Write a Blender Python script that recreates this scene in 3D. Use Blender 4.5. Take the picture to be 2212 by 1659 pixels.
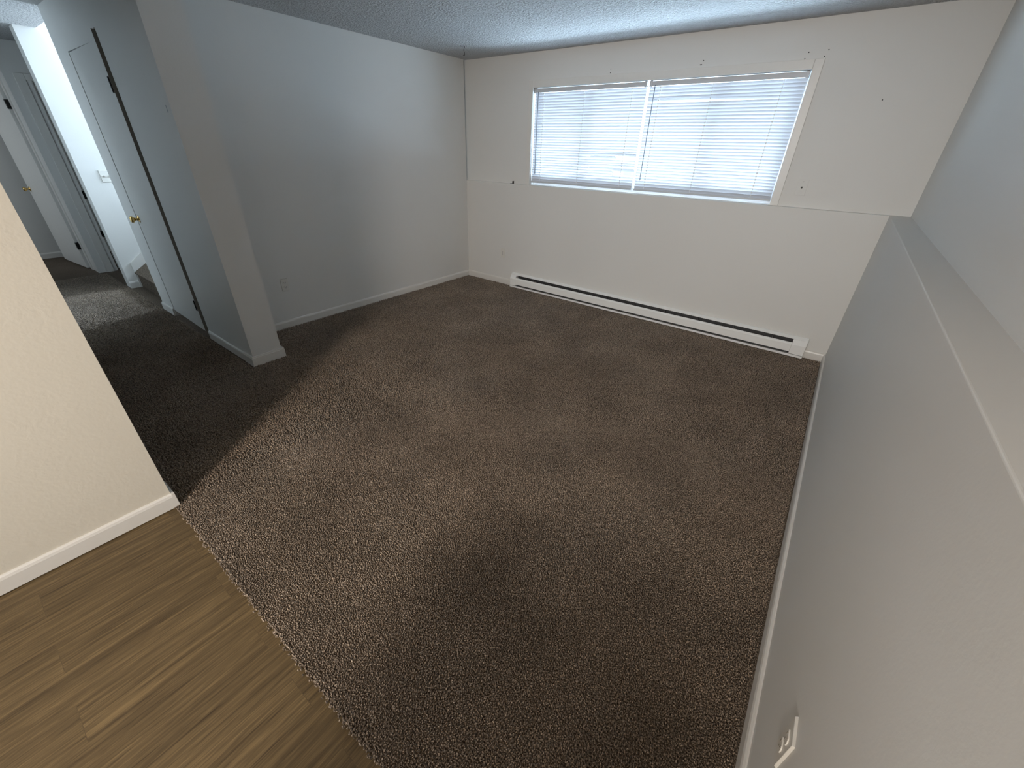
import bpy, bmesh, math, random
import numpy as np
from mathutils import Vector, Matrix

# ------------------------------------------------------------------ camera
scene = bpy.context.scene
for o in list(bpy.data.objects):
    bpy.data.objects.remove(o)
FPX = 873.43                      # focal length in pixels of the 2212 px wide frame
cam_data = bpy.data.cameras.new('camera')
cam_data.sensor_fit = 'HORIZONTAL'
cam_data.sensor_width = 36.0
cam_data.lens = FPX / 2212.0 * 36.0
cam_data.clip_start = 0.02
cam = bpy.data.objects.new('camera', cam_data)
scene.collection.objects.link(cam)
scene.camera = cam


def rot(rx, ry, rz):
    c, s = math.cos, math.sin
    X = Matrix(((1, 0, 0), (0, c(rx), -s(rx)), (0, s(rx), c(rx))))
    Y = Matrix(((c(ry), 0, s(ry)), (0, 1, 0), (-s(ry), 0, c(ry))))
    Z = Matrix(((c(rz), -s(rz), 0), (s(rz), c(rz), 0), (0, 0, 1)))
    return Z @ Y @ X


CAM = Vector((-0.2867, -4.2041, 1.5489))
cam.matrix_world = Matrix.Translation(CAM) @ rot(1.04466, -0.025786, 0.649613).to_4x4()

# ------------------------------------------------------------------ exposure, world, lights
scene.view_settings.view_transform = 'Standard'
scene.view_settings.look = 'None'
scene.view_settings.gamma = 1.0
scene.view_settings.use_curve_mapping = False
scene.view_settings.exposure = 0.25
scene.cycles.use_denoising = True
scene.cycles.max_bounces = 8
scene.cycles.diffuse_bounces = 5
scene.cycles.transparent_max_bounces = 16
scene.cycles.sample_clamp_indirect = 6.0
scene.cycles.caustics_reflective = False
scene.cycles.caustics_refractive = False

world = bpy.data.worlds.new('overcast_sky')
scene.world = world
world.use_nodes = True
bg = world.node_tree.nodes['Background']
bg.inputs['Color'].default_value = (0.70, 0.85, 1.0, 1)
bg.inputs['Strength'].default_value = 2.5


def light(name, kind, loc, energy, color, **kw):
    d = bpy.data.lights.new(name, kind)
    d.energy = energy
    d.color = color
    for k, v in kw.items():
        setattr(d, k, v)
    o = bpy.data.objects.new(name, d)
    scene.collection.objects.link(o)
    o.location = loc
    return o


# daylight: soft sky light outside the pane, and light thrown up by the bright ground outside
lw = light('window_daylight', 'AREA', (-2.02, 0.36, 1.66), 20, (0.66, 0.82, 1.0), shape='RECTANGLE', size=2.4, size_y=0.9)
lw.rotation_euler = (math.radians(-90), 0, 0)
lg = light('ground_glow', 'AREA', (-2.02, 1.0, 1.06), 480, (0.62, 0.80, 1.0), shape='RECTANGLE', size=3.0, size_y=0.7)
lg.rotation_euler = (math.radians(-128), 0, 0)
# daylight from the entry door at the landing up the stairs
ls = light('entry_daylight', 'AREA', (-6.19, -0.25, 2.2), 245, (0.62, 0.80, 1.0), shape='RECTANGLE', size=0.85, size_y=1.9)
ls.rotation_euler = (math.radians(-90), 0, math.radians(24))
# flush kitchen lamp, shaped spotlight and an added cool fill, all behind the photographer
lk = light('kitchen_lamp', 'POINT', (-1.5, -5.45, 2.25), 14, (1.0, 0.59, 0.25), shadow_soft_size=0.13)
lb = light('shaped_spotlight', 'SPOT', (-0.38, -7.08, 2.2), 430, (1.0, 0.91, 0.82), shadow_soft_size=0.26, spot_size=math.radians(74), spot_blend=1.0)  # unseen lamp; aim and cone shaped to keep the near wall dimmer
lb.rotation_euler = Vector((-1.55, 5.6, -2.2)).to_track_quat('-Z', 'Y').to_euler()
lc = light('added_rear_fill', 'AREA', (-1.2, -7.25, 1.5), 50, (0.90, 0.95, 1.0), shape='RECTANGLE', size=1.5, size_y=1.0)  # added fill light, the back wall has no window
lc.rotation_euler = (math.radians(90), 0, 0)

# weak daylight of the bedroom window at the end of the hall
le = light('bedroom_daylight', 'AREA', (-8.75, -5.4, 1.5), 9, (0.80, 0.90, 1.0), shape='RECTANGLE', size=0.9, size_y=1.0)
le.rotation_euler = (math.radians(90), 0, 0)

# ------------------------------------------------------------------ materials
def new_mat(name):
    m = bpy.data.materials.new(name)
    m.use_nodes = True
    nt = m.node_tree
    return m, nt, nt.nodes['Principled BSDF']


def flat_mat(name, col, rough=0.5, metal=0.0, spec=0.5, noise=0.0):
    m, nt, b = new_mat(name)
    b.inputs['Base Color'].default_value = (*col, 1)
    b.inputs['Roughness'].default_value = rough
    b.inputs['Metallic'].default_value = metal
    b.inputs['Specular IOR Level'].default_value = spec
    if noise:
        tc = nt.nodes.new('ShaderNodeTexCoord')
        n = nt.nodes.new('ShaderNodeTexNoise')
        n.inputs['Scale'].default_value = 40
        mix = nt.nodes.new('ShaderNodeMixRGB')
        mix.inputs[1].default_value = (*[c * (1 - noise) for c in col], 1)
        mix.inputs[2].default_value = (*[min(1, c * (1 + noise)) for c in col], 1)
        nt.links.new(tc.outputs['Object'], n.inputs['Vector'])
        nt.links.new(n.outputs['Fac'], mix.inputs[0])
        nt.links.new(mix.outputs[0], b.inputs['Base Color'])
    return m


def wall_mat(name, col, scale=70, strength=0.25, dist=0.004, rough=0.55, blotch=0.02, trowel=0.0):
    m, nt, b = new_mat(name)
    L = nt.links.new
    tc = nt.nodes.new('ShaderNodeTexCoord')
    n1 = nt.nodes.new('ShaderNodeTexNoise')
    n1.inputs['Scale'].default_value = scale
    n1.inputs['Detail'].default_value = 3
    L(tc.outputs['Object'], n1.inputs['Vector'])
    n2 = nt.nodes.new('ShaderNodeTexNoise')
    n2.inputs['Scale'].default_value = 1.3
    n2.inputs['Detail'].default_value = 4
    L(tc.outputs['Object'], n2.inputs['Vector'])
    mix = nt.nodes.new('ShaderNodeMixRGB')
    mix.inputs[1].default_value = (*[c * (1 - blotch) for c in col], 1)
    mix.inputs[2].default_value = (*[min(1, c * (1 + blotch)) for c in col], 1)
    L(n2.outputs['Fac'], mix.inputs[0])
    L(mix.outputs[0], b.inputs['Base Color'])
    b.inputs['Roughness'].default_value = rough
    b.inputs['Specular IOR Level'].default_value = 0.35
    bump = nt.nodes.new('ShaderNodeBump')
    bump.inputs['Strength'].default_value = strength
    bump.inputs['Distance'].default_value = dist
    h = n1.outputs['Fac']
    if trowel:
        n3 = nt.nodes.new('ShaderNodeTexNoise')
        n3.inputs['Scale'].default_value = 14
        n3.inputs['Detail'].default_value = 6
        n3.inputs['Distortion'].default_value = 1.4
        L(tc.outputs['Object'], n3.inputs['Vector'])
        rp = nt.nodes.new('ShaderNodeValToRGB')
        rp.color_ramp.elements[0].position = 0.55
        rp.color_ramp.elements[1].position = 0.75
        L(n3.outputs['Fac'], rp.inputs[0])
        mm = nt.nodes.new('ShaderNodeMath')
        mm.operation = 'MULTIPLY_ADD'
        mm.inputs[1].default_value = trowel
        L(rp.outputs[0], mm.inputs[0])
        L(h, mm.inputs[2])
        h = mm.outputs[0]
    L(h, bump.inputs['Height'])
    L(bump.outputs[0], b.inputs['Normal'])
    return m


WHITE = (0.71, 0.70, 0.67)
M_WALL = wall_mat('painted_wall', WHITE, 90, 0.09, 0.003, 0.5)
M_WALLK = wall_mat('warm_tinted_kitchen_wall', (0.66, 0.62, 0.535), 60, 0.2, 0.003, 0.5, 0.02, 0.45)  # wall paint with the warm lamp tone put into its colour
M_CLOSET = wall_mat('painted_closet_wall', WHITE, 90, 0.1, 0.003, 0.45)
M_TRIM = flat_mat('white_semi_gloss_trim', (0.72, 0.70, 0.66), 0.32, noise=0.02)
M_DOOR = flat_mat('painted_door', (0.68, 0.67, 0.64), 0.38, noise=0.02)
M_PLASTIC = flat_mat('white_plastic', (0.70, 0.68, 0.63), 0.35)
M_DARK = flat_mat('dark_slot', (0.012, 0.012, 0.012), 0.7)
M_BLACKM = flat_mat('black_metal', (0.015, 0.014, 0.013), 0.4, 0.6)
M_BRASS = flat_mat('polished_brass', (0.75, 0.52, 0.20), 0.18, 1.0)
M_STEEL = flat_mat('dull_steel', (0.28, 0.28, 0.28), 0.45, 0.9, noise=0.15)
M_HEATER = flat_mat('heater_enamel', (0.86, 0.86, 0.84), 0.35)
M_INNER = flat_mat('shaded_inner_steel', (0.05, 0.05, 0.052), 0.6, 0.3, noise=0.4)  # shadow inside the heater slots put into the colour
M_FINS = flat_mat('grey_fins', (0.16, 0.16, 0.17), 0.5, 0.6, noise=0.3)
M_VINYLF = flat_mat('white_window_frame', (0.80, 0.81, 0.82), 0.4)
M_RAIL = flat_mat('blind_rail', (0.55, 0.56, 0.58), 0.4)
M_CORD = flat_mat('white_cord', (0.85, 0.85, 0.85), 0.7)
M_WAND = flat_mat('grey_wand', (0.16, 0.18, 0.22), 0.3)
M_SOFFIT = flat_mat('brown_soffit', (0.22, 0.15, 0.11), 0.7, noise=0.1)
M_GROUND = flat_mat('pale_ground', (0.55, 0.56, 0.57), 0.9, noise=0.15)
M_SIDING = flat_mat('pale_siding', (0.50, 0.46, 0.46), 0.8, noise=0.05)


def popcorn_mat():
    m, nt, b = new_mat('popcorn_ceiling')
    L = nt.links.new
    tc = nt.nodes.new('ShaderNodeTexCoord')
    v = nt.nodes.new('ShaderNodeTexNoise')
    v.inputs['Scale'].default_value = 62
    v.inputs['Detail'].default_value = 2.5
    v.inputs['Roughness'].default_value = 0.6
    L(tc.outputs['Object'], v.inputs['Vector'])
    rp = nt.nodes.new('ShaderNodeValToRGB')
    rp.color_ramp.elements[0].position = 0.42
    rp.color_ramp.elements[1].position = 0.68
    L(v.outputs['Fac'], rp.inputs[0])
    bump = nt.nodes.new('ShaderNodeBump')
    bump.inputs['Strength'].default_value = 1.0
    bump.inputs['Distance'].default_value = 0.012
    L(rp.outputs[0], bump.inputs['Height'])
    L(bump.outputs[0], b.inputs['Normal'])
    b.inputs['Base Color'].default_value = (0.62, 0.62, 0.62, 1)
    b.inputs['Roughness'].default_value = 0.85
    b.inputs['Specular IOR Level'].default_value = 0.2
    return m


M_CEIL = popcorn_mat()


def carpet_mats():
    out = []
    for name, pile in (('carpet_backing', False), ('carpet_yarn', True)):
        m, nt, b = new_mat(name)
        L = nt.links.new
        tc = nt.nodes.new('ShaderNodeTexCoord')
        n = nt.nodes.new('ShaderNodeTexNoise')
        n.inputs['Scale'].default_value = 210
        n.inputs['Detail'].default_value = 1.0
        L(tc.outputs['Object'], n.inputs['Vector'])
        big = nt.nodes.new('ShaderNodeTexNoise')
        big.inputs['Scale'].default_value = 2.5
        big.inputs['Detail'].default_value = 4
        L(tc.outputs['Object'], big.inputs['Vector'])
        rp = nt.nodes.new('ShaderNodeValToRGB')
        e = rp.color_ramp.elements
        k = 1.0 if pile else 0.5
        e[0].position = 0.30
        e[0].color = (0.070 * k, 0.053 * k, 0.040 * k, 1)
        e[1].position = 0.72
        e[1].color = (0.62 * k, 0.50 * k, 0.385 * k, 1)
        mid = e.new(0.5)
        mid.color = (0.255 * k, 0.200 * k, 0.152 * k, 1)
        L(n.outputs['Fac'], rp.inputs[0])
        mr = nt.nodes.new('ShaderNodeMapRange')
        mr.inputs['From Min'].default_value = 0.3
        mr.inputs['From Max'].default_value = 0.7
        mr.inputs['To Min'].default_value = 0.78
        mr.inputs['To Max'].default_value = 1.15
        L(big.outputs['Fac'], mr.inputs['Value'])
        mul = nt.nodes.new('ShaderNodeVectorMath')
        mul.operation = 'SCALE'
        L(rp.outputs[0], mul.inputs[0])
        L(mr.outputs[0], mul.inputs['Scale'])
        L(mul.outputs[0], b.inputs['Base Color'])
        b.inputs['Roughness'].default_value = 0.9
        b.inputs['Specular IOR Level'].default_value = 0.1
        if pile:
            b.inputs['Sheen Weight'].default_value = 0.15
        else:
            bump = nt.nodes.new('ShaderNodeBump')
            bump.inputs['Strength'].default_value = 1.0
            bump.inputs['Distance'].default_value = 0.006
            L(n.outputs['Fac'], bump.inputs['Height'])
            L(bump.outputs[0], b.inputs['Normal'])
        out.append(m)
    return out


M_BACKING, M_YARN = carpet_mats()


def plank_mat():
    m, nt, b = new_mat('wood_look_vinyl_planks')
    L = nt.links.new
    tc = nt.nodes.new('ShaderNodeTexCoord')
    mp = nt.nodes.new('ShaderNodeMapping')
    mp.inputs['Rotation'].default_value = (0, 0, math.radians(90))
    mp.inputs['Location'].default_value = (0.34, 0.06, 0)
    L(tc.outputs['Object'], mp.inputs['Vector'])
    br = nt.nodes.new('ShaderNodeTexBrick')
    br.offset = 0.37
    br.inputs['Scale'].default_value = 1.0
    br.inputs['Brick Width'].default_value = 1.22
    br.inputs['Row Height'].default_value = 0.15
    br.inputs['Mortar Size'].default_value = 0.0009
    br.inputs['Mortar Smooth'].default_value = 0.3
    br.inputs['Color1'].default_value = (0, 0, 0, 1)
    br.inputs['Color2'].default_value = (1, 1, 1, 1)
    br.inputs['Mortar'].default_value = (0.5, 0.5, 0.5, 1)
    L(mp.outputs[0], br.inputs['Vector'])
    # grain, stretched along y, shifted per plank
    off = nt.nodes.new('ShaderNodeVectorMath')
    off.operation = 'MULTIPLY_ADD'
    off.inputs[1].default_value = (7.0, 13.0, 5.0)
    L(br.outputs['Color'], off.inputs[0])
    sc = nt.nodes.new('ShaderNodeVectorMath')
    sc.operation = 'MULTIPLY'
    sc.inputs[1].default_value = (1.0, 0.035, 1.0)
    L(tc.outputs['Object'], sc.inputs[0])
    L(sc.outputs[0], off.inputs[2])
    g1 = nt.nodes.new('ShaderNodeTexNoise')
    g1.inputs['Scale'].default_value = 95
    g1.inputs['Detail'].default_value = 8
    g1.inputs['Roughness'].default_value = 0.7
    g1.inputs['Distortion'].default_value = 1.2
    L(off.outputs[0], g1.inputs['Vector'])
    g2 = nt.nodes.new('ShaderNodeTexNoise')
    g2.inputs['Scale'].default_value = 26
    g2.inputs['Detail'].default_value = 4
    g2.inputs['Distortion'].default_value = 1.0
    L(off.outputs[0], g2.inputs['Vector'])
    mixg = nt.nodes.new('ShaderNodeMixRGB')
    mixg.inputs[0].default_value = 0.27
    L(g1.outputs['Fac'], mixg.inputs[1])
    L(g2.outputs['Fac'], mixg.inputs[2])
    rp = nt.nodes.new('ShaderNodeValToRGB')
    e = rp.color_ramp.elements
    e[0].position = 0.34
    e[0].color = (0.045, 0.029, 0.014, 1)
    e[1].position = 0.66
    e[1].color = (0.205, 0.140, 0.066, 1)
    mid = e.new(0.5)
    mid.color = (0.112, 0.077, 0.037, 1)
    L(mixg.outputs[0], rp.inputs[0])
    tone = nt.nodes.new('ShaderNodeMapRange')
    tone.inputs['To Min'].default_value = 0.93
    tone.inputs['To Max'].default_value = 1.07
    L(br.outputs['Color'], tone.inputs['Value'])
    sc2 = nt.nodes.new('ShaderNodeVectorMath')
    sc2.operation = 'SCALE'
    L(rp.outputs[0], sc2.inputs[0])
    L(tone.outputs[0], sc2.inputs['Scale'])
    seam = nt.nodes.new('ShaderNodeMixRGB')
    seam.inputs[2].default_value = (0.05, 0.035, 0.022, 1)
    fac = nt.nodes.new('ShaderNodeMath')
    fac.operation = 'MULTIPLY'
    fac.inputs[1].default_value = 0.35
    L(br.outputs['Fac'], fac.inputs[0])
    L(fac.outputs[0], seam.inputs[0])
    L(sc2.outputs[0], seam.inputs[1])
    L(seam.outputs[0], b.inputs['Base Color'])
    b.inputs['Roughness'].default_value = 0.48
    b.inputs['Specular IOR Level'].default_value = 0.3
    bump = nt.nodes.new('ShaderNodeBump')
    bump.inputs['Strength'].default_value = 0.15
    bump.inputs['Distance'].default_value = 0.002
    L(g1.outputs['Fac'], bump.inputs['Height'])
    L(bump.outputs[0], b.inputs['Normal'])
    return m


M_PLANK = plank_mat()


def glass_mat():
    m = bpy.data.materials.new('window_glass')
    m.use_nodes = True
    nt = m.node_tree
    nt.nodes.clear()
    o = nt.nodes.new('ShaderNodeOutputMaterial')
    t = nt.nodes.new('ShaderNodeBsdfTransparent')
    t.inputs[0].default_value = (0.94, 0.97, 0.97, 1)
    g = nt.nodes.new('ShaderNodeBsdfGlossy')
    g.inputs['Roughness'].default_value = 0.02
    mx = nt.nodes.new('ShaderNodeMixShader')
    mx.inputs[0].default_value = 0.06
    nt.links.new(t.outputs[0], mx.inputs[1])
    nt.links.new(g.outputs[0], mx.inputs[2])
    nt.links.new(mx.outputs[0], o.inputs[0])
    return m


def slat_mat():
    m = bpy.data.materials.new('translucent_vinyl_slats')
    m.use_nodes = True
    nt = m.node_tree
    nt.nodes.clear()
    o = nt.nodes.new('ShaderNodeOutputMaterial')
    d = nt.nodes.new('ShaderNodeBsdfPrincipled')
    d.inputs['Base Color'].default_value = (0.56, 0.56, 0.59, 1)
    d.inputs['Roughness'].default_value = 0.4
    t = nt.nodes.new('ShaderNodeBsdfTranslucent')
    t.inputs[0].default_value = (0.80, 0.81, 0.84, 1)
    mx = nt.nodes.new('ShaderNodeMixShader')
    mx.inputs[0].default_value = 0.06
    nt.links.new(d.outputs[0], mx.inputs[1])
    nt.links.new(t.outputs[0], mx.inputs[2])
    nt.links.new(mx.outputs[0], o.inputs[0])
    return m


M_GLASS = glass_mat()
M_SLAT = slat_mat()

# ------------------------------------------------------------------ helpers
COL = scene.collection


class MB:
    """collects shapes, then links them as one mesh object"""

    def __init__(self):
        self.bm = bmesh.new()

    def box(self, x0, x1, y0, y1, z0, z1, mat=None):
        vs = [self.bm.verts.new(p) for p in ((x0, y0, z0), (x1, y0, z0), (x1, y1, z0), (x0, y1, z0),
                                             (x0, y0, z1), (x1, y0, z1), (x1, y1, z1), (x0, y1, z1))]
        if mat is not None:
            for v in vs:
                v.co = mat @ v.co
        for f in ((0, 3, 2, 1), (4, 5, 6, 7), (0, 1, 5, 4), (1, 2, 6, 5), (2, 3, 7, 6), (3, 0, 4, 7)):
            self.bm.faces.new([vs[i] for i in f])
        return self

    def soften(self, test, off=0.004):
        es = [e for e in self.bm.edges if all(test(v.co) for v in e.verts)]
        bmesh.ops.bevel(self.bm, geom=es, offset=off, segments=3, profile=0.5, affect='EDGES')
        return self

    def prism(self, pts, axis, a, b):
        """extrude a closed 2D outline along axis from a to b"""
        def P(p, t):
            q = list(p)
            q.insert(axis, t)
            return q
        A = [self.bm.verts.new(P(p, a)) for p in pts]
        B = [self.bm.verts.new(P(p, b)) for p in pts]
        n = len(pts)
        self.bm.faces.new(A)
        self.bm.faces.new(B[::-1])
        for i in range(n):
            self.bm.faces.new([A[i], B[i], B[(i + 1) % n], A[(i + 1) % n]])
        return self

    def lathe(self, prof, origin, axis, seg=24):
        """prof: list of (distance along axis, radius)"""
        ax = Vector(axis).normalized()
        u = ax.orthogonal().normalized()
        w = ax.cross(u)
        rings = []
        for t, r in prof:
            c = Vector(origin) + ax * t
            if r < 1e-6:
                rings.append([self.bm.verts.new(c)])
            else:
                rings.append([self.bm.verts.new(c + (u * math.cos(k * 2 * math.pi / seg) + w * math.sin(k * 2 * math.pi / seg)) * r) for k in range(seg)])
        for A, B in zip(rings, rings[1:]):
            for k in range(seg):
                k2 = (k + 1) % seg
                q = [A[k % len(A)], A[k2 % len(A)], B[k2 % len(B)], B[k % len(B)]]
                q = [v for i, v in enumerate(q) if v not in q[:i]]
                if len(q) > 2:
                    self.bm.faces.new(q)
        if len(rings[0]) > 1:
            self.bm.faces.new(rings[0][::-1])
        if len(rings[-1]) > 1:
            self.bm.faces.new(rings[-1])
        return self

    def tube(self, pts, r, seg=8):
        pts = [Vector(p) for p in pts]
        rings = []
        for i, p in enumerate(pts):
            d = (pts[min(i + 1, len(pts) - 1)] - pts[max(i - 1, 0)]).normalized()
            u = d.cross(Vector((0.31, 0.77, 0.55))).normalized()
            w = d.cross(u)
            rings.append([self.bm.verts.new(p + (u * math.cos(k * 2 * math.pi / seg) + w * math.sin(k * 2 * math.pi / seg)) * r) for k in range(seg)])
        for A, B in zip(rings, rings[1:]):
            for k in range(seg):
                self.bm.faces.new([A[k], A[(k + 1) % seg], B[(k + 1) % seg], B[k]])
        self.bm.faces.new(rings[0][::-1])
        self.bm.faces.new(rings[-1])
        return self

    def build(self, name, mat, parent=None, bevel=0.0, smooth=False, seg=2, xf=None):
        if xf is not None:
            bmesh.ops.transform(self.bm, matrix=xf, verts=self.bm.verts)
        if bevel:
            bmesh.ops.bevel(self.bm, geom=[e for e in self.bm.edges], offset=bevel, segments=seg, profile=0.6, affect='EDGES', clamp_overlap=True)
        bmesh.ops.recalc_face_normals(self.bm, faces=self.bm.faces)
        me = bpy.data.meshes.new(name)
        self.bm.to_mesh(me)
        self.bm.free()
        if smooth:
            for p in me.polygons:
                p.use_smooth = True
        me.materials.append(mat)
        o = bpy.data.objects.new(name, me)
        COL.objects.link(o)
        if parent is not None:
            o.parent = parent
        return o


def struct(o, label=None):
    o['kind'] = 'structure'
    if label:
        o['label'] = label
    return o


def tag(o, label, cat, group=None, kind=None):
    o['label'] = label
    o['category'] = cat
    if group:
        o['group'] = group
    if kind:
        o['kind'] = kind
    return o


def empty(name, loc=(0, 0, 0), rz=0.0, ry=0.0):
    o = bpy.data.objects.new(name, None)
    o.empty_display_size = 0.1
    COL.objects.link(o)
    o.location = loc
    o.rotation_euler = (0, ry, rz)
    return o


def copy_tree(o, parent=None):
    c = o.copy()
    COL.objects.link(c)
    c.parent = parent
    for ch in o.children:
        copy_tree(ch, c)
    return c


# ------------------------------------------------------------------ dimensions (metres)
H = 2.4                # ceiling height
W = 4.189              # room width: left wall at x=-W, right wall at x=0
HL = 1.199             # height of the foundation ledge
D1 = 0.0454            # ledge depth on the window wall
D2 = 0.1215            # ledge depth on the right wall
PX, PY, PT = -3.618, -2.914, 0.222      # closet partition: free end x, back y, thickness
PF = PY - PT                            # its front face
KX, KY = -2.4185, -4.047                # kitchen wall face and free end
WX0, WX1, WZ0, WZ1 = -3.25, -0.79, HL, 2.105      # window opening
SX = -6.73             # stair wall face
PL = -5.65             # closet partition's other end
YB = -7.3              # back of the kitchen

# ------------------------------------------------------------------ floors
struct(MB().box(-10.5, 0.12, KY, 0.02, -0.1, 0.0).build('floor', M_BACKING), 'brown carpet floor of the room and hall')
struct(MB().box(KX - 0.13, 0.12, YB, KY, -0.1, -0.006).build('floor_kitchen', M_PLANK), 'wood look plank floor beside the carpet')
struct(MB().box(-10.5, KX - 0.13, -5.6, KY, -0.1, 0.0).build('floor_hall', M_BACKING))

# ------------------------------------------------------------------ walls
w = MB()
w.box(-W - 0.12, 0.0, 0.0, 0.30, 0, HL).soften(lambda c: abs(c.y) < 1e-5 and abs(c.z - HL) < 1e-5)
w.box(-W - 0.12, WX0, D1, 0.30, HL, H)
w.box(WX1, D2, D1, 0.30, HL, H)
w.box(WX0, WX1, D1, 0.30, WZ1, H)
wall_far = struct(w.build('wall_far', M_WALL), 'white window wall with a shallow ledge at half height')
w = MB()
w.box(0.0, 0.32, YB, 0.30, 0, HL).soften(lambda c: abs(c.x) < 1e-5 and abs(c.z - HL) < 1e-5)
w.box(D2, 0.32, YB, 0.30, HL, H)
wall_right = struct(w.build('wall_right', M_WALL), 'white wall on the right with a ledge at half height')
struct(MB().box(-W - 0.12, -W, PY, 0.0, 0, H).build('wall_left', M_WALL), 'white wall on the left with an outlet')
# closet partition with its door opening
DX0, DX1, DZ = -5.325, -4.475, 2.100
w = MB()
w.box(DX1, PX, PF, PY, 0, H)
w.box(PL, DX0, PF, PY, 0, H)
w.box(DX0, DX1 - 0.03, PF, PY, DZ, H)
w.box(DX1 - 0.03, DX1, PF, PY, 2.155, H)
wall_closet = struct(w.build('wall_closet', M_CLOSET), 'white partition wall holding the closet door')
struct(MB().box(PL, PL + 0.13, PY, 0.3, 0, 4.9).build('wall_stair_right', M_WALL))
struct(MB().box(SX - 0.15, SX, -3.15, 0.3, 0, 4.9).build('wall_stair_left', M_WALL), 'bright white stair wall with a light switch')
w = MB()
w.box(SX, PL, -0.12, 0.0, 0, 1.26).box(SX, PL, -0.12, 0.0, 3.3, 4.9)
struct(w.build('wall_entry', M_WALL))
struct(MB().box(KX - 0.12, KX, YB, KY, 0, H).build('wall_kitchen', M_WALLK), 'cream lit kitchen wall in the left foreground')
struct(MB().box(-8.05, KX - 0.12, -4.17, -4.05, 0, H).build('wall_hall', M_WALL))
struct(MB().box(KX - 0.12, 0.32, YB - 0.12, YB, 0, H).build('wall_back', M_WALL))
# hall end wall with two doorways
w = MB()
w.box(-8.17, -8.05, -5.6, -4.11, 0, H)
w.box(-8.17, -8.05, -4.11, -3.220, 2.08, H)
w.box(-8.17, -7.80, -3.220, -3.15, 0, H)
w.box(-8.17, -7.80, -3.15, -3.035, 0, H)
w.box(-7.92, -7.80, -3.035, -2.25, 2.08, H)
w.box(-7.92, -7.80, -2.25, -1.6, 0, H)
wall_end = struct(w.build('wall_hall_end', M_WALL))
w = MB()
w.box(-9.40, -9.27, -5.6, -1.6, 0, H)
w.box(-9.27, -8.17, -2.10, -2.0, 0, H)
w.box(-9.27, -8.17, -5.6, -5.5, 0, H)
w.box(-8.17, SX - 0.15, -1.7, -1.6, 0, H)
struct(w.build('wall_bedroom', M_WALL))

# ------------------------------------------------------------------ ceilings
w = MB()
w.box(PL, 0.32, YB, 0.30, H, H + 0.12)
w.box(-9.4, PL, -5.6, -3.0, H, H + 0.12)
w.box(-9.4, SX - 0.15, -3.0, -1.6, H, H + 0.12)
struct(w.build('ceiling', M_CEIL), 'white textured popcorn ceiling')
struct(MB().box(SX - 0.15, PL + 0.13, -3.0, 0.3, 4.9, 5.0).build('ceiling_stair', M_WALL))

# ------------------------------------------------------------------ baseboards
BH, BT = 0.076, 0.013


def bb_prof(t=BT, h=BH):
    return [(0, 0), (t, 0), (t, h * 0.78), (t * 0.75, h * 0.92), (t * 0.35, h), (0, h)]


def baseboard(name, axis, a, b, pos, sign, label=None, h=BH, t=BT, z0=0.0, parent=None):
    m = MB()
    pr = [(pos + sign * u, v + z0) for u, v in bb_prof(t, h)]
    m.prism(pr, 0 if axis == 'x' else 1, a, b)
    return struct(m.build(name, M_TRIM), label)


baseboard('baseboard_left', 'y', PY, 0.0, -W, 1, 'white baseboard along the left wall')
baseboard('baseboard_far', 'x', -W, -3.415, 0.0, -1, 'short white baseboard left of the heater')
baseboard('baseboard_far_right', 'x', -0.155, 0.0, 0.0, -1, 'short white baseboard right of the heater')
baseboard('baseboard_right', 'y', YB, 0.0, 0.0, -1, 'white baseboard along the right wall')
baseboard('baseboard_closet', 'x', DX1 + 0.02, -3.755, PF, -1, 'white baseboard between the closet door and the wall end')
baseboard('baseboard_closet_left', 'x', PL, DX0 - 0.008, PF, -1)
baseboard('baseboard_kitchen', 'y', YB, KY + 0.0, KX, 1, 'cream lit baseboard of the kitchen wall', h=0.079)
baseboard('baseboard_stair', 'y', -3.15, -3.062, SX, 1)
baseboard('baseboard_bedroom', 'y', -5.5, -2.1, -9.27, 1)
# mitred wrap around the free end of the partition
m = MB()
t, h = 0.017, 0.082
for (x0, x1, y0, y1) in ((-3.755, PX + t, PF - t, PF), (PX, PX + t, PF, PY + t), (PX - 0.1, PX, PY, PY + t)):
    m.box(x0, x1, y0, y1, 0, h * 0.86)
    m.box(x0 + 0.003, x1 - 0.005 if x1 > PX else x1, y0 + 0.005 if y0 < PF else y0, y1, h * 0.86, h)
struct(m.build('baseboard_wall_end', M_TRIM), 'white baseboard wrapped around the end of the partition')
m = MB()
m.box(KX - 0.12, KX + BT, KY, KY + 0.012, 0, 0.079)
struct(m.build('baseboard_kitchen_end', M_TRIM))

# ------------------------------------------------------------------ window
win = empty('window_1', (0, 0, 0))
struct(win, 'wide white framed sliding window behind two blinds')
YF = 0.155
m = MB()
m.box(WX0 - 0.052, WX0, D1 - 0.012, D1, WZ0, WZ1 + 0.062)
m.box(WX1, WX1 + 0.060, D1 - 0.012, D1, WZ0, WZ1 + 0.062)
m.box(WX0, WX1, D1 - 0.012, D1, WZ1, WZ1 + 0.062)
m.build('casing', M_TRIM, win, bevel=0.003)
m = MB()
fr = 0.042
m.box(WX0, WX1, YF, YF + 0.09, WZ0, WZ0 + fr)
m.box(WX0, WX1, YF, YF + 0.09, WZ1 - fr, WZ1)
m.box(WX0, WX0 + fr, YF, YF + 0.09, WZ0 + fr, WZ1 - fr)
m.box(WX1 - fr, WX1, YF, YF + 0.09, WZ0 + fr, WZ1 - fr)
m.build('window_frame', M_VINYLF, win, bevel=0.003)
m = MB()
m.box(WX0, WX1, YF - 0.030, YF - 0.022, WZ0, WZ0 + 0.030)
m.box(WX0, WX1, YF - 0.012, YF - 0.004, WZ0, WZ0 + 0.022)
m.box(WX0, WX1, D1 + 0.004, YF, WZ0 + 0.0002, WZ0 + 0.006)
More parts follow.
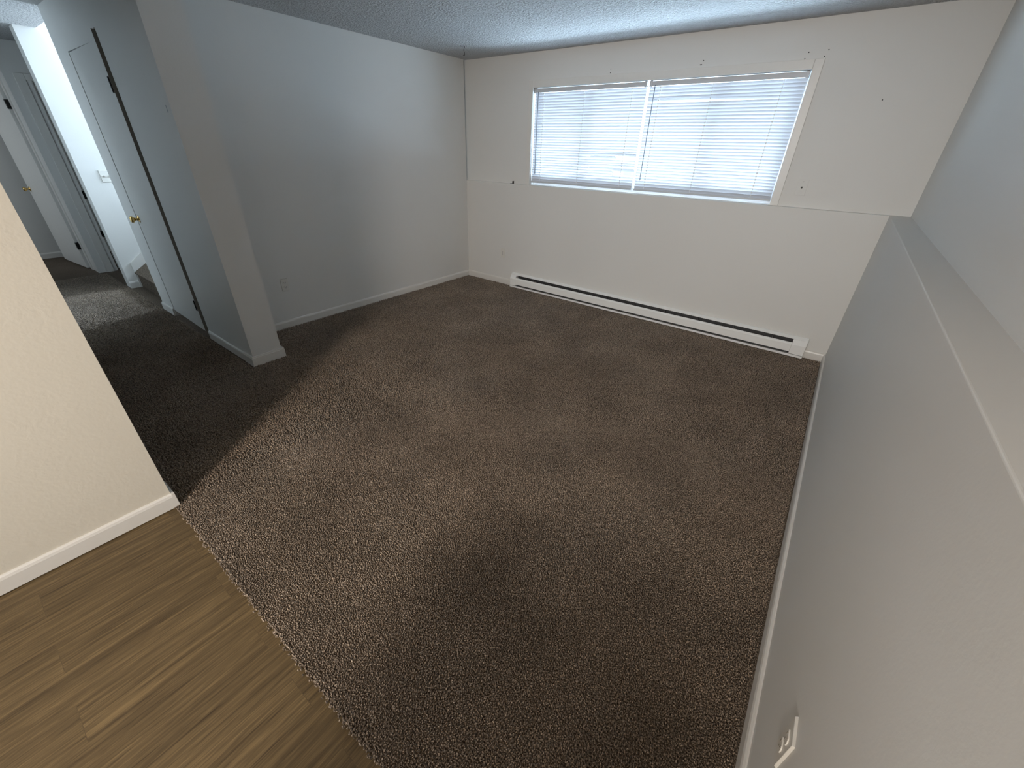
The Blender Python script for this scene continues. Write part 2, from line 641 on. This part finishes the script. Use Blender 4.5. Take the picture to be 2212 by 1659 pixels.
m.build('sill_track', M_VINYLF, win)
xs = [WX0 + fr, -2.64, -1.40, WX1 - fr]
for i in range(3):
    a, b_ = xs[i], xs[i + 1]
    yy = YF + (0.012 if i != 1 else 0.048)
    e = 0.030
    m = MB()
    m.box(a, a + e, yy, yy + 0.03, WZ0 + fr, WZ1 - fr)
    m.box(b_ - e, b_ + (0.02 if i < 2 else 0), yy, yy + 0.03, WZ0 + fr, WZ1 - fr)
    m.box(a + e, b_ - e, yy, yy + 0.03, WZ0 + fr, WZ0 + fr + e)
    m.box(a + e, b_ - e, yy, yy + 0.03, WZ1 - fr - e, WZ1 - fr)
    s = m.build('sash', M_VINYLF, win, bevel=0.002)
    MB().box(a + e, b_ - e, yy + 0.012, yy + 0.016, WZ0 + fr + e, WZ1 - fr - e).build('pane', M_GLASS, s)

# outside: ground, soffit, pale neighbour wall
struct(MB().box(-14, 10, 0.30, 20, 0.95, 1.02).build('ground', M_GROUND), 'pale ground outside the window')
struct(MB().box(-9, 5, 0.30, 1.1, 2.36, 2.45).build('trim_soffit', M_SOFFIT), 'brown eave outside above the window')

w = MB().box(-14, -4.6, 5.0, 5.2, 1.02, 4.2)
struct(w.build('wall_outside', M_SIDING), 'pale wall outside behind the left blind')

# ------------------------------------------------------------------ blinds
def make_blind(x0, x1, z_head, z_bot, yb, label, damage, sag, wand_x, route):
    root = empty('window_blind', ((x0 + x1) / 2, yb, z_head))
    cx = (x0 + x1) / 2
    X0, X1 = x0 - cx, x1 - cx
    tag(root, label, 'window blind', 'mini blinds in the window')
    hr = MB()
    hr.prism([(-0.014, -0.036), (0.014, -0.036), (0.014, 0.0), (0.011, 0.0), (0.011, -0.030), (-0.011, -0.030), (-0.011, 0.0), (-0.014, 0.0)], 0, X0, X1)
    head = hr.build('headrail', M_RAIL, root)
    for xx in (X0, X1 - 0.022):
        MB().box(xx, xx + 0.022, -0.017, 0.017, -0.041, 0.003).build('bracket', M_RAIL, head, bevel=0.002)
    drop = z_head - z_bot
    top = -0.052
    n = 34
    pitch = (drop + top - 0.022) / (n - 1)
    tilt = math.radians(62)
    wd = 0.0272
    bm = bmesh.new()
    nx = 26
    rnd = random.Random(int(x0 * 100))
    for i in range(n):
        z = top - i * pitch
        xr = X1
        xl = X0 + 0.002
        if i in damage:
            xr = damage[i] - cx
        dz = rnd.uniform(-0.0006, 0.0006)
        tl = tilt + rnd.uniform(-0.03, 0.03)
        rows = []
        for j in range(nx + 1):
            u = j / nx
            x = xl + (xr - 0.002 - xl) * u
            zz = z + dz
            tt = tl
            if i in sag:
                a, amt, dt = sag[i]
                f = max(0.0, 1 - abs(u - a) / 0.62)
                f = f * f * (3 - 2 * f)
                zz += amt * f
                tt += dt * f
            row = []
            for k in range(4):
                s = (k / 3 - 0.5)
                crown = 0.0016 * (1 - (2 * s) ** 2)
                # inner edge (towards the room, -y) is up
                yy = s * wd * math.cos(tt) + crown * math.sin(tt)
                zc = -s * wd * math.sin(tt) + crown * math.cos(tt)
                row.append(bm.verts.new((x, yy, zz + zc)))
            rows.append(row)
        for A, B in zip(rows, rows[1:]):
            for k in range(3):
                bm.faces.new([A[k], B[k], B[k + 1], A[k + 1]])
    me = bpy.data.meshes.new('slats')
    bm.to_mesh(me)
    bm.free()
    for p in me.polygons:
        p.use_smooth = True
    me.materials.append(M_SLAT)
    so = bpy.data.objects.new('slats', me)
    COL.objects.link(so)
    so.parent = root
    MB().box(X0, X1, -0.012, 0.012, -drop - 0.006, -drop + 0.010).build('bottom_rail', M_RAIL, root, bevel=0.003)
    for rx in route:
        r = rx - cx
        c = MB()
        for yy in (-0.0105, 0.0105):
            c.tube([(r, yy, -0.036), (r, yy, -drop)], 0.0011, 5)
        for i in range(n):
            z = top - i * pitch
            c.box(r - 0.004, r + 0.004, -0.0125, -0.0095, z + 0.001, z + 0.011)
        c.build('ladder_cord', M_CORD, root)
    wx = wand_x - cx
    MB().tube([(wx, -0.019, -0.030), (wx + 0.001, -0.022, -0.10), (wx + 0.002, -0.021, -drop + 0.085)], 0.0036, 6).build('tilt_wand', M_WAND, root, smooth=True)
    return root


YBL = D1 + 0.030
make_blind(-3.245, -2.032, 2.100, 1.232, YBL, 'left mini blind with a grey tilt wand at its left edge and broken slat ends',
           {23: -2.235, 28: -2.262, 29: -2.262}, {22: (0.85, 0.009, -0.2), 26: (0.8, 0.008, -0.15)}, -3.195, (-3.13, -2.655, -2.165))
make_blind(-2.008, -0.800, 2.100, 1.232, YBL, 'right mini blind with an open gap between its upper slats',
           {}, {4: (0.30, 0.010, -0.35), 5: (0.30, -0.003, 0.1)}, -1.955, (-1.905, -1.465, -0.955))

# ------------------------------------------------------------------ closet door (closed)
def hinge(parent, x, y, z, h=0.09, w_=0.012):
    return MB().box(x - w_ / 2, x + w_ / 2, y - 0.010, y + 0.004, z - h / 2, z + h / 2).build('hinge', M_BLACKM, parent, bevel=0.002)


def knob(parent, x, y, z, d, mat, r=0.027):
    k = MB()
    k.lathe([(0.0, 0.031), (0.003, 0.031), (0.007, 0.024), (0.011, 0.012), (0.028, 0.011), (0.034, 0.017), (0.045, r), (0.057, r), (0.064, 0.019), (0.066, 0.0)], (x, y, z), d)
    return k.build('door_knob', mat, parent, smooth=True)


dr = empty('door_1', (0, 0, 0))
struct(dr, 'closed flat white closet door with a brass knob')
MB().prism([(DX0 + 0.006, PF + 0.003), (DX1 - 0.030, PF - 0.015), (DX1 - 0.030, PF + 0.021), (DX0 + 0.006, PF + 0.039)], 2, 0.060, 2.094).build('door_panel', M_DOOR, dr, bevel=0.001)
MB().box(DX1 - 0.030, DX1 - 0.0285, PF - 0.015, PF + 0.021, 0.060, 2.15).build('door_edge', flat_mat('shaded_door_edge', (0.21, 0.20, 0.18), 0.8), dr)['label'] = 'hinge edge with shade in its colour'  # unlit edge at the door gap, its shade put into the colour
knob(dr, -5.262, PF + 0.003, 0.925, (0, -1, 0), M_BRASS)
for z in (1.857, 0.297):
    hinge(dr, DX1 - 0.040, PF - 0.013, z)
m = MB()      # stops behind the gaps
m.box(DX0, DX0 + 0.03, PF + 0.04, PF + 0.075, 0, DZ).box(DX1 - 0.045, DX1, PF + 0.10, PF + 0.135, 0, 2.155).box(DX0 + 0.03, DX1 - 0.045, PF + 0.04, PF + 0.075, 2.07, DZ)
m.build('door_jamb', M_TRIM, dr)

MB().box(-3.690, -3.682, PF - 0.0008, PF, 1.685, 1.722).build('scuff_mark', flat_mat('grey_scuff', (0.30, 0.33, 0.36), 0.7), wall_closet)

# ------------------------------------------------------------------ open bedroom door at the hall end
dr = empty('door_2', (-8.145, -3.243, 0), math.radians(5.5))
struct(dr, 'open white door at the end of the hall with black hinges')
MB().box(-0.86, -0.006, -0.018, 0.018, 0.015, 2.045).build('door_panel', M_DOOR, dr, bevel=0.002)
knob(dr, -0.795, -0.018, 0.93, (0, -1, 0), M_BRASS, 0.025)
for z in (1.84, 0.30):
    MB().box(-0.020, 0.010, -0.022, 0.010, z - 0.045, z + 0.045).build('hinge', M_BLACKM, dr, bevel=0.002)
m = MB()
m.box(-8.17, -8.05, -3.232, -3.220, 0, 2.08)
m.box(-8.17, -8.05, -4.11, -4.095, 0, 2.08)
m.box(-8.17, -8.05, -4.095, -3.232, 2.065, 2.08)
m.build('trim_1', M_TRIM)['kind'] = 'structure'
m = MB()
m.box(-8.05, -8.036, -3.222, -3.165, 0, 2.14).box(-8.05, -8.036, -4.11, -3.222, 2.075, 2.14)
struct(m.build('trim_2', M_TRIM, bevel=0.003))
# linen closet door behind the stair wall
m = MB()
m.box(-7.80, -7.786, -3.145, -3.065, 0, 2.12).box(-7.80, -7.786, -3.065, -2.22, 2.06, 2.12)
m.box(-7.92, -7.80, -3.035, -3.022, 0, 2.08)
struct(m.build('trim_3', M_TRIM, bevel=0.003))
dr = empty('door_3', (0, 0, 0))
struct(dr)
MB().box(-7.845, -7.808, -3.008, -2.26, 0.02, 2.06).build('door_panel', M_DOOR, dr)
MB().box(-7.812, -7.79, -3.030, -3.008, 0.88, 0.97).build('strike_plate', M_BLACKM, dr)
MB().box(-7.812, -7.79, -3.030, -3.008, 0.43, 0.50).build('latch', M_BLACKM, dr)

# ------------------------------------------------------------------ stairs
RISE, RUN = 0.182, 0.235
m = MB()
pts = [(-3.045, 0.0)]
for i in range(7):
    y = -3.045 + i * RUN
    z = (i + 1) * RISE
    pts += [(y, z - 0.03), (y - 0.018, z - 0.022), (y - 0.020, z - 0.006), (y - 0.010, z)]
pts += [(-0.12, 7 * RISE), (-0.12, 0.0)]
m.prism(pts, 0, SX + 0.02, PL - 0.01)
tag(m.build('carpeted_stairs', M_BACKING), 'brown carpeted stairs rising behind the closet wall', 'stairs')  # darker backing colour stands in for self-shadow of the missing pile
m = MB()
sl = RISE / RUN
m.prism([(-3.062, 0.0), (-3.062, 0.285), (-3.062 + 1.5, 0.285 + 1.5 * sl), (-1.4, 1.2), (-1.4, 0.0)], 0, SX, SX + 0.018)
struct(m.build('trim_4', M_TRIM, bevel=0.002), 'white skirt board beside the stairs')

# ------------------------------------------------------------------ baseboard heater
hx0, hx1 = -3.415, -0.155
root = empty('baseboard_heater', ((hx0 + hx1) / 2, 0, 0))
tag(root, 'long white electric baseboard heater with dark slots under the window', 'heater')
hw = (hx1 - hx0) / 2
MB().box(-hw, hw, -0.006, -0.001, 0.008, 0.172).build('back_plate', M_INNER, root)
MB().prism([(0.0, 0.178), (-0.014, 0.178), (-0.040, 0.162), (-0.040, 0.158), (-0.014, 0.172), (0.0, 0.172)], 0, -hw, hw).build('top_cap', M_HEATER, root)
m = MB()
m.prism([(-0.050, 0.128), (-0.060, 0.122), (-0.066, 0.112), (-0.066, 0.046), (-0.062, 0.046), (-0.062, 0.110), (-0.056, 0.119), (-0.048, 0.124)], 0, -hw + 0.085, hw - 0.11)
m.build('front_panel', M_HEATER, root)
m = MB()
m.prism([(-0.001, 0.008), (-0.072, 0.008), (-0.072, 0.028), (-0.068, 0.028), (-0.068, 0.012), (-0.001, 0.012)], 0, -hw, hw)
m.build('bottom_rail', M_HEATER, root)
for a, b_ in ((-hw, -hw + 0.085), (hw - 0.11, hw)):
    m = MB()
    m.prism([(-0.001, 0.172), (-0.014, 0.170), (-0.042, 0.156), (-0.066, 0.116), (-0.066, 0.030), (-0.001, 0.030)], 0, a + 0.001, b_ - 0.001)
    m.build('end_cap', M_HEATER, root, bevel=0.0015)
m = MB()
m.tube([(-hw + 0.086, -0.030, 0.085), (hw - 0.111, -0.030, 0.085)], 0.008, 8)
x = -hw + 0.16
while x < hw - 0.2:
    m.box(x, x + 0.0012, -0.052, -0.010, 0.055, 0.118)
    x += 0.011
m.build('heating_element', M_FINS, root)
for i in range(9):
    x = -hw + 0.35 + i * 0.33
    MB().box(x, x + 0.0025, -0.055, -0.006, 0.118, 0.148).build('bracket', M_STEEL, root)

# ------------------------------------------------------------------ outlets, switch, wall plates (built facing -y, then turned)
def plate_base(root, w_=0.070, h_=0.115):
    m = MB()
    m.box(-w_ / 2, w_ / 2, -0.006, 0.0, -h_ / 2, h_ / 2)
    bm = m.bm
    for v in bm.verts:
        if v.co.y < -0.003:
            v.co.x *= 0.93
            v.co.z *= 0.955
    return m.build('cover_plate', M_PLASTIC, root, bevel=0.0012)


def make_outlet(loc, rz, label, slot_mat=None, group='wall outlets'):
    slot_mat = slot_mat or M_DARK
    root = empty('wall_outlet', loc, rz)
    tag(root, label, 'outlet', group)
    plate_base(root)
    for s in (1, -1):
        m = MB()
        pts = []
        for k in range(20):
            a = 2 * math.pi * k / 20
            pts.append((0.0172 * math.cos(a), s * 0.0195 + max(-0.0125, min(0.0125, 0.0172 * math.sin(a)))))
        m.prism(pts, 1, -0.0085, -0.004)
        f = m.build('receptacle', M_PLASTIC, root)
        m = MB()
        zc = s * 0.0195
        m.box(-0.0085, -0.0062, -0.0092, -0.008, zc - 0.002, zc + 0.0075)
        m.box(0.0062, 0.0082, -0.0092, -0.008, zc - 0.001, zc + 0.0065)
        m.lathe([(0, 0.0026), (0.0012, 0.0026)], (0, -0.008, zc - 0.0075), (0, -1, 0), 12)
        m.build('slots', slot_mat, f)
    MB().lathe([(0, 0.0034), (0.0015, 0.003)], (0, -0.006, 0), (0, -1, 0), 12).build('screw', M_PLASTIC, root)
    return root


make_outlet((-W, -2.508, 0.405), math.radians(90), 'white duplex outlet on the left wall near the partition end')
make_outlet((0, -3.508, 0.410), math.radians(-90), 'white duplex outlet low on the right wall in the foreground', flat_mat('painted_slots', (0.22, 0.20, 0.17), 0.6))
root = empty('wall_outlet', (-3.588, 0, 0.392), 0)
tag(root, 'small white plate with a narrow rocker left of the heater', 'outlet', 'wall outlets')
plate_base(root)
MB().box(-0.0165, 0.0165, -0.0078, -0.005, -0.033, 0.033).build('insert', M_PLASTIC, root, bevel=0.0008)
MB().box(-0.003, 0.003, -0.0088, -0.0075, -0.026, 0.026).build('slot', flat_mat('grey_slot', (0.42, 0.41, 0.40), 0.6), root)

root = empty('light_switch', (SX, -2.940, 1.184), math.radians(90))
tag(root, 'white double toggle switch plate on the bright stair wall', 'light switch')
plate_base(root, 0.115, 0.115)
for dx in (-0.023, 0.023):
    m = MB()
    m.prism([(-0.005, -0.012), (-0.008, -0.012), (-0.018, 0.006), (-0.017, 0.010), (-0.005, 0.006)], 0, dx - 0.005, dx + 0.005)
    m.build('toggle', M_PLASTIC, root)

root = empty('cable_plate', (-0.604, D1, 1.344), 0)
tag(root, 'white cable plate with a dark connector right of the window', 'wall plate')
mt = MB().box(-0.035, 0.035, -0.005, 0.0, -0.0575, 0.0575).build('cover_plate', M_WALL, root, bevel=0.0012)
MB().lathe([(0, 0.007), (0.004, 0.007), (0.004, 0.0045), (0.010, 0.0045)], (0, -0.005, 0.0), (0, -1, 0), 12).build('connector', M_BLACKM, root)
MB().lathe([(0, 0.003), (0.001, 0.003)], (0, -0.005, 0.042), (0, -1, 0), 10).build('screw', M_STEEL, root)

# screw holes left in the window wall
for (x, z) in ((-2.397, 2.208), (-2.396, 2.180), (-1.597, 2.186), (-1.588, 2.186), (-1.578, 2.212), (-0.846, 2.208), (-0.860, 2.172),
               (-0.728, 2.214), (-0.742, 2.178), (-0.313, 1.909)):
    MB().lathe([(0, 0.0042), (0.0012, 0.0038)], (x, D1 + 0.0006, z), (0, -1, 0), 8).build('screw_hole', M_DARK, wall_far)

# wire hook hanging from the ceiling corner, clip on the ledge
hk = MB()
hx, hy = -3.69, -0.52
hk.tube([(hx - 0.05, hy - 0.01, H - 0.004), (hx, hy, H - 0.006), (hx + 0.005, hy, H - 0.012), (hx - 0.008, hy, H - 0.035), (hx + 0.002, hy, H - 0.058), (hx + 0.004, hy, H - 0.072), (hx - 0.006, hy, H - 0.080), (hx - 0.016, hy, H - 0.072)], 0.0022, 6)
tag(hk.build('ceiling_hook', M_BLACKM, smooth=True), 'small dark wire hook hanging from the ceiling corner', 'hook')
cl = MB()
cl.box(-3.505, -3.468, 0.010, 0.034, HL, HL + 0.004).box(-3.472, -3.468, 0.010, 0.034, HL + 0.004, HL + 0.028)
tag(cl.build('metal_clip', M_BLACKM), 'small dark angle clip lying on the ledge left of the window', 'clip')

# ------------------------------------------------------------------ kitchen ceiling lamp (outside the frame)
root = empty('ceiling_lamp', (-1.5, -5.45, H))
tag(root, 'round white ceiling lamp holder over the middle of the kitchen', 'lamp')
MB().lathe([(0, 0.07), (0.02, 0.07), (0.03, 0.03)], (0, 0, 0), (0, 0, -1)).build('canopy', M_TRIM, root, smooth=True)
root = empty('shaped_spotlight', (-0.38, -7.08, H))
tag(root, 'added mount of the unseen shaped spotlight in the far corner of the kitchen', 'lamp')
MB().lathe([(0, 0.06), (0.02, 0.06), (0.025, 0.015), (0.10, 0.012)], (0, 0, 0), (0, 0, -1)).build('mount', M_TRIM, root, smooth=True)

# ------------------------------------------------------------------ added counter (outside the frame, behind the photographer)
root = empty('shadow_blocker', (-0.52, -5.15, 0))  # added to shade the near carpet in place of the photographer
tag(root, 'added waist high counter standing on the plank floor', 'blocker')
MB().box(-0.26, 0.30, -0.28, 0.26, -0.006, 0.93).build('blocker_body', M_TRIM, root, bevel=0.004)
MB().box(-0.30, 0.34, -0.32, 0.30, 0.93, 0.97).build('blocker_top', M_PLANK, root, bevel=0.006)

# ------------------------------------------------------------------ carpet pile
def carpet_pile():
    rng = np.random.default_rng(7)
    P = []

    def region(x0, x1, y0, y1, sp, test):
        nx, ny = int((x1 - x0) / sp), int((y1 - y0) / sp)
        gx, gy = np.meshgrid(np.arange(nx), np.arange(ny), indexing='ij')
        x = x0 + (gx + 0.5) * sp + rng.uniform(-.42, .42, gx.shape) * sp
        y = y0 + (gy + 0.5) * sp + rng.uniform(-.42, .42, gx.shape) * sp
        x, y = x.ravel(), y.ravel()
        k = test(x, y)
        P.append(np.stack([x[k], y[k], np.full(k.sum(), sp)], 1))
    dist = lambda x, y: np.hypot(x - CAM.x, y - CAM.y)
    region(KX + 0.004, -0.016, KY, -1.5, 0.0062, lambda x, y: dist(x, y) < 2.3)
    region(KX + 0.004, -0.016, KY, -0.02, 0.0085, lambda x, y: (dist(x, y) >= 2.3) & (dist(x, y) < 3.4))
    region(-W + 0.015, -0.016, KY, -0.016, 0.0105, lambda x, y: ((dist(x, y) >= 3.4)) & ((x > -3.60) | (y > PY + 0.02)) & ((y < -0.075) | (x < hx0) | (x > hx1)))
    region(KX - 1.8, KX + 0.004, KY, -0.016, 0.0100, lambda x, y: (dist(x, y) < 3.4) & (dist(x, y) > 0) & ((x > -3.59) | (y < PF - 0.02)))
    region(-7.7, -3.60, -4.05, PF - 0.016, 0.0125, lambda x, y: (dist(x, y) >= 3.4))
    nb = 900                       # loose yarn along the cut edge at the planks
    P.append(np.stack([rng.uniform(KX + 0.01, -0.02, nb), KY + rng.normal(-0.002, 0.005, nb), np.full(nb, 0.0075)], 1))
    P_ = np.concatenate(P)
    n = len(P_)
    x, y, sp = P_.T
    # slowly varying lay of the pile (brushed patches)
    def low(x, y, s, a):
        v = np.zeros_like(x)
        for k in range(6):
            fx, fy = rng.normal(0, s, 2)
            v += np.sin(x * fx + y * fy + rng.uniform(0, 6.28))
        return v / 6 * a
    lx = low(x, y, 5.0, 1.2) + rng.normal(0, .55, n)
    ly = low(x, y, 5.0, 1.2) + rng.normal(0, .55, n)
    hgt = rng.uniform(0.006, 0.0105, n) * np.clip(sp / 0.008, 0.85, 1.25)
    r = sp * rng.uniform(0.42, 0.62, n)
    ang = rng.uniform(0, 6.28, n)
    V = np.zeros((n, 7, 3), np.float32)
    for k in range(3):
        a = ang + k * 2.0944
        V[:, k, 0] = x + r * np.cos(a)
        V[:, k, 1] = y + r * np.sin(a)
        V[:, k, 2] = -0.001
        a2 = a + 0.7
        V[:, 3 + k, 0] = x + lx * 0.0018 + r * 0.85 * np.cos(a2)
        V[:, 3 + k, 1] = y + ly * 0.0018 + r * 0.85 * np.sin(a2)
        V[:, 3 + k, 2] = hgt * 0.62
    V[:, 6, 0] = x + lx * 0.0042
    V[:, 6, 1] = y + ly * 0.0042
    V[:, 6, 2] = hgt
    base = (np.arange(n) * 7)[:, None]
    F = []
    for k in range(3):
        k2 = (k + 1) % 3
        F += [base + np.array([[k, k2, 3 + k2]]), base + np.array([[k, 3 + k2, 3 + k]]), base + np.array([[3 + k, 3 + k2, 6]])]
    F = np.concatenate(F).astype(np.int32)
    me = bpy.data.meshes.new('carpet_pile')
    me.vertices.add(n * 7)
    me.vertices.foreach_set('co', V.ravel())
    nf = len(F)
    me.loops.add(nf * 3)
    me.loops.foreach_set('vertex_index', F.ravel())
    me.polygons.add(nf)
    me.polygons.foreach_set('loop_start', np.arange(nf, dtype=np.int32) * 3)
    me.update(calc_edges=True)
    me.materials.append(M_YARN)
    o = bpy.data.objects.new('carpet_pile', me)
    COL.objects.link(o)
    tag(o, 'brown cut pile carpet tufts covering the room floor', 'carpet', kind='stuff')
    print('tufts', n)


carpet_pile()
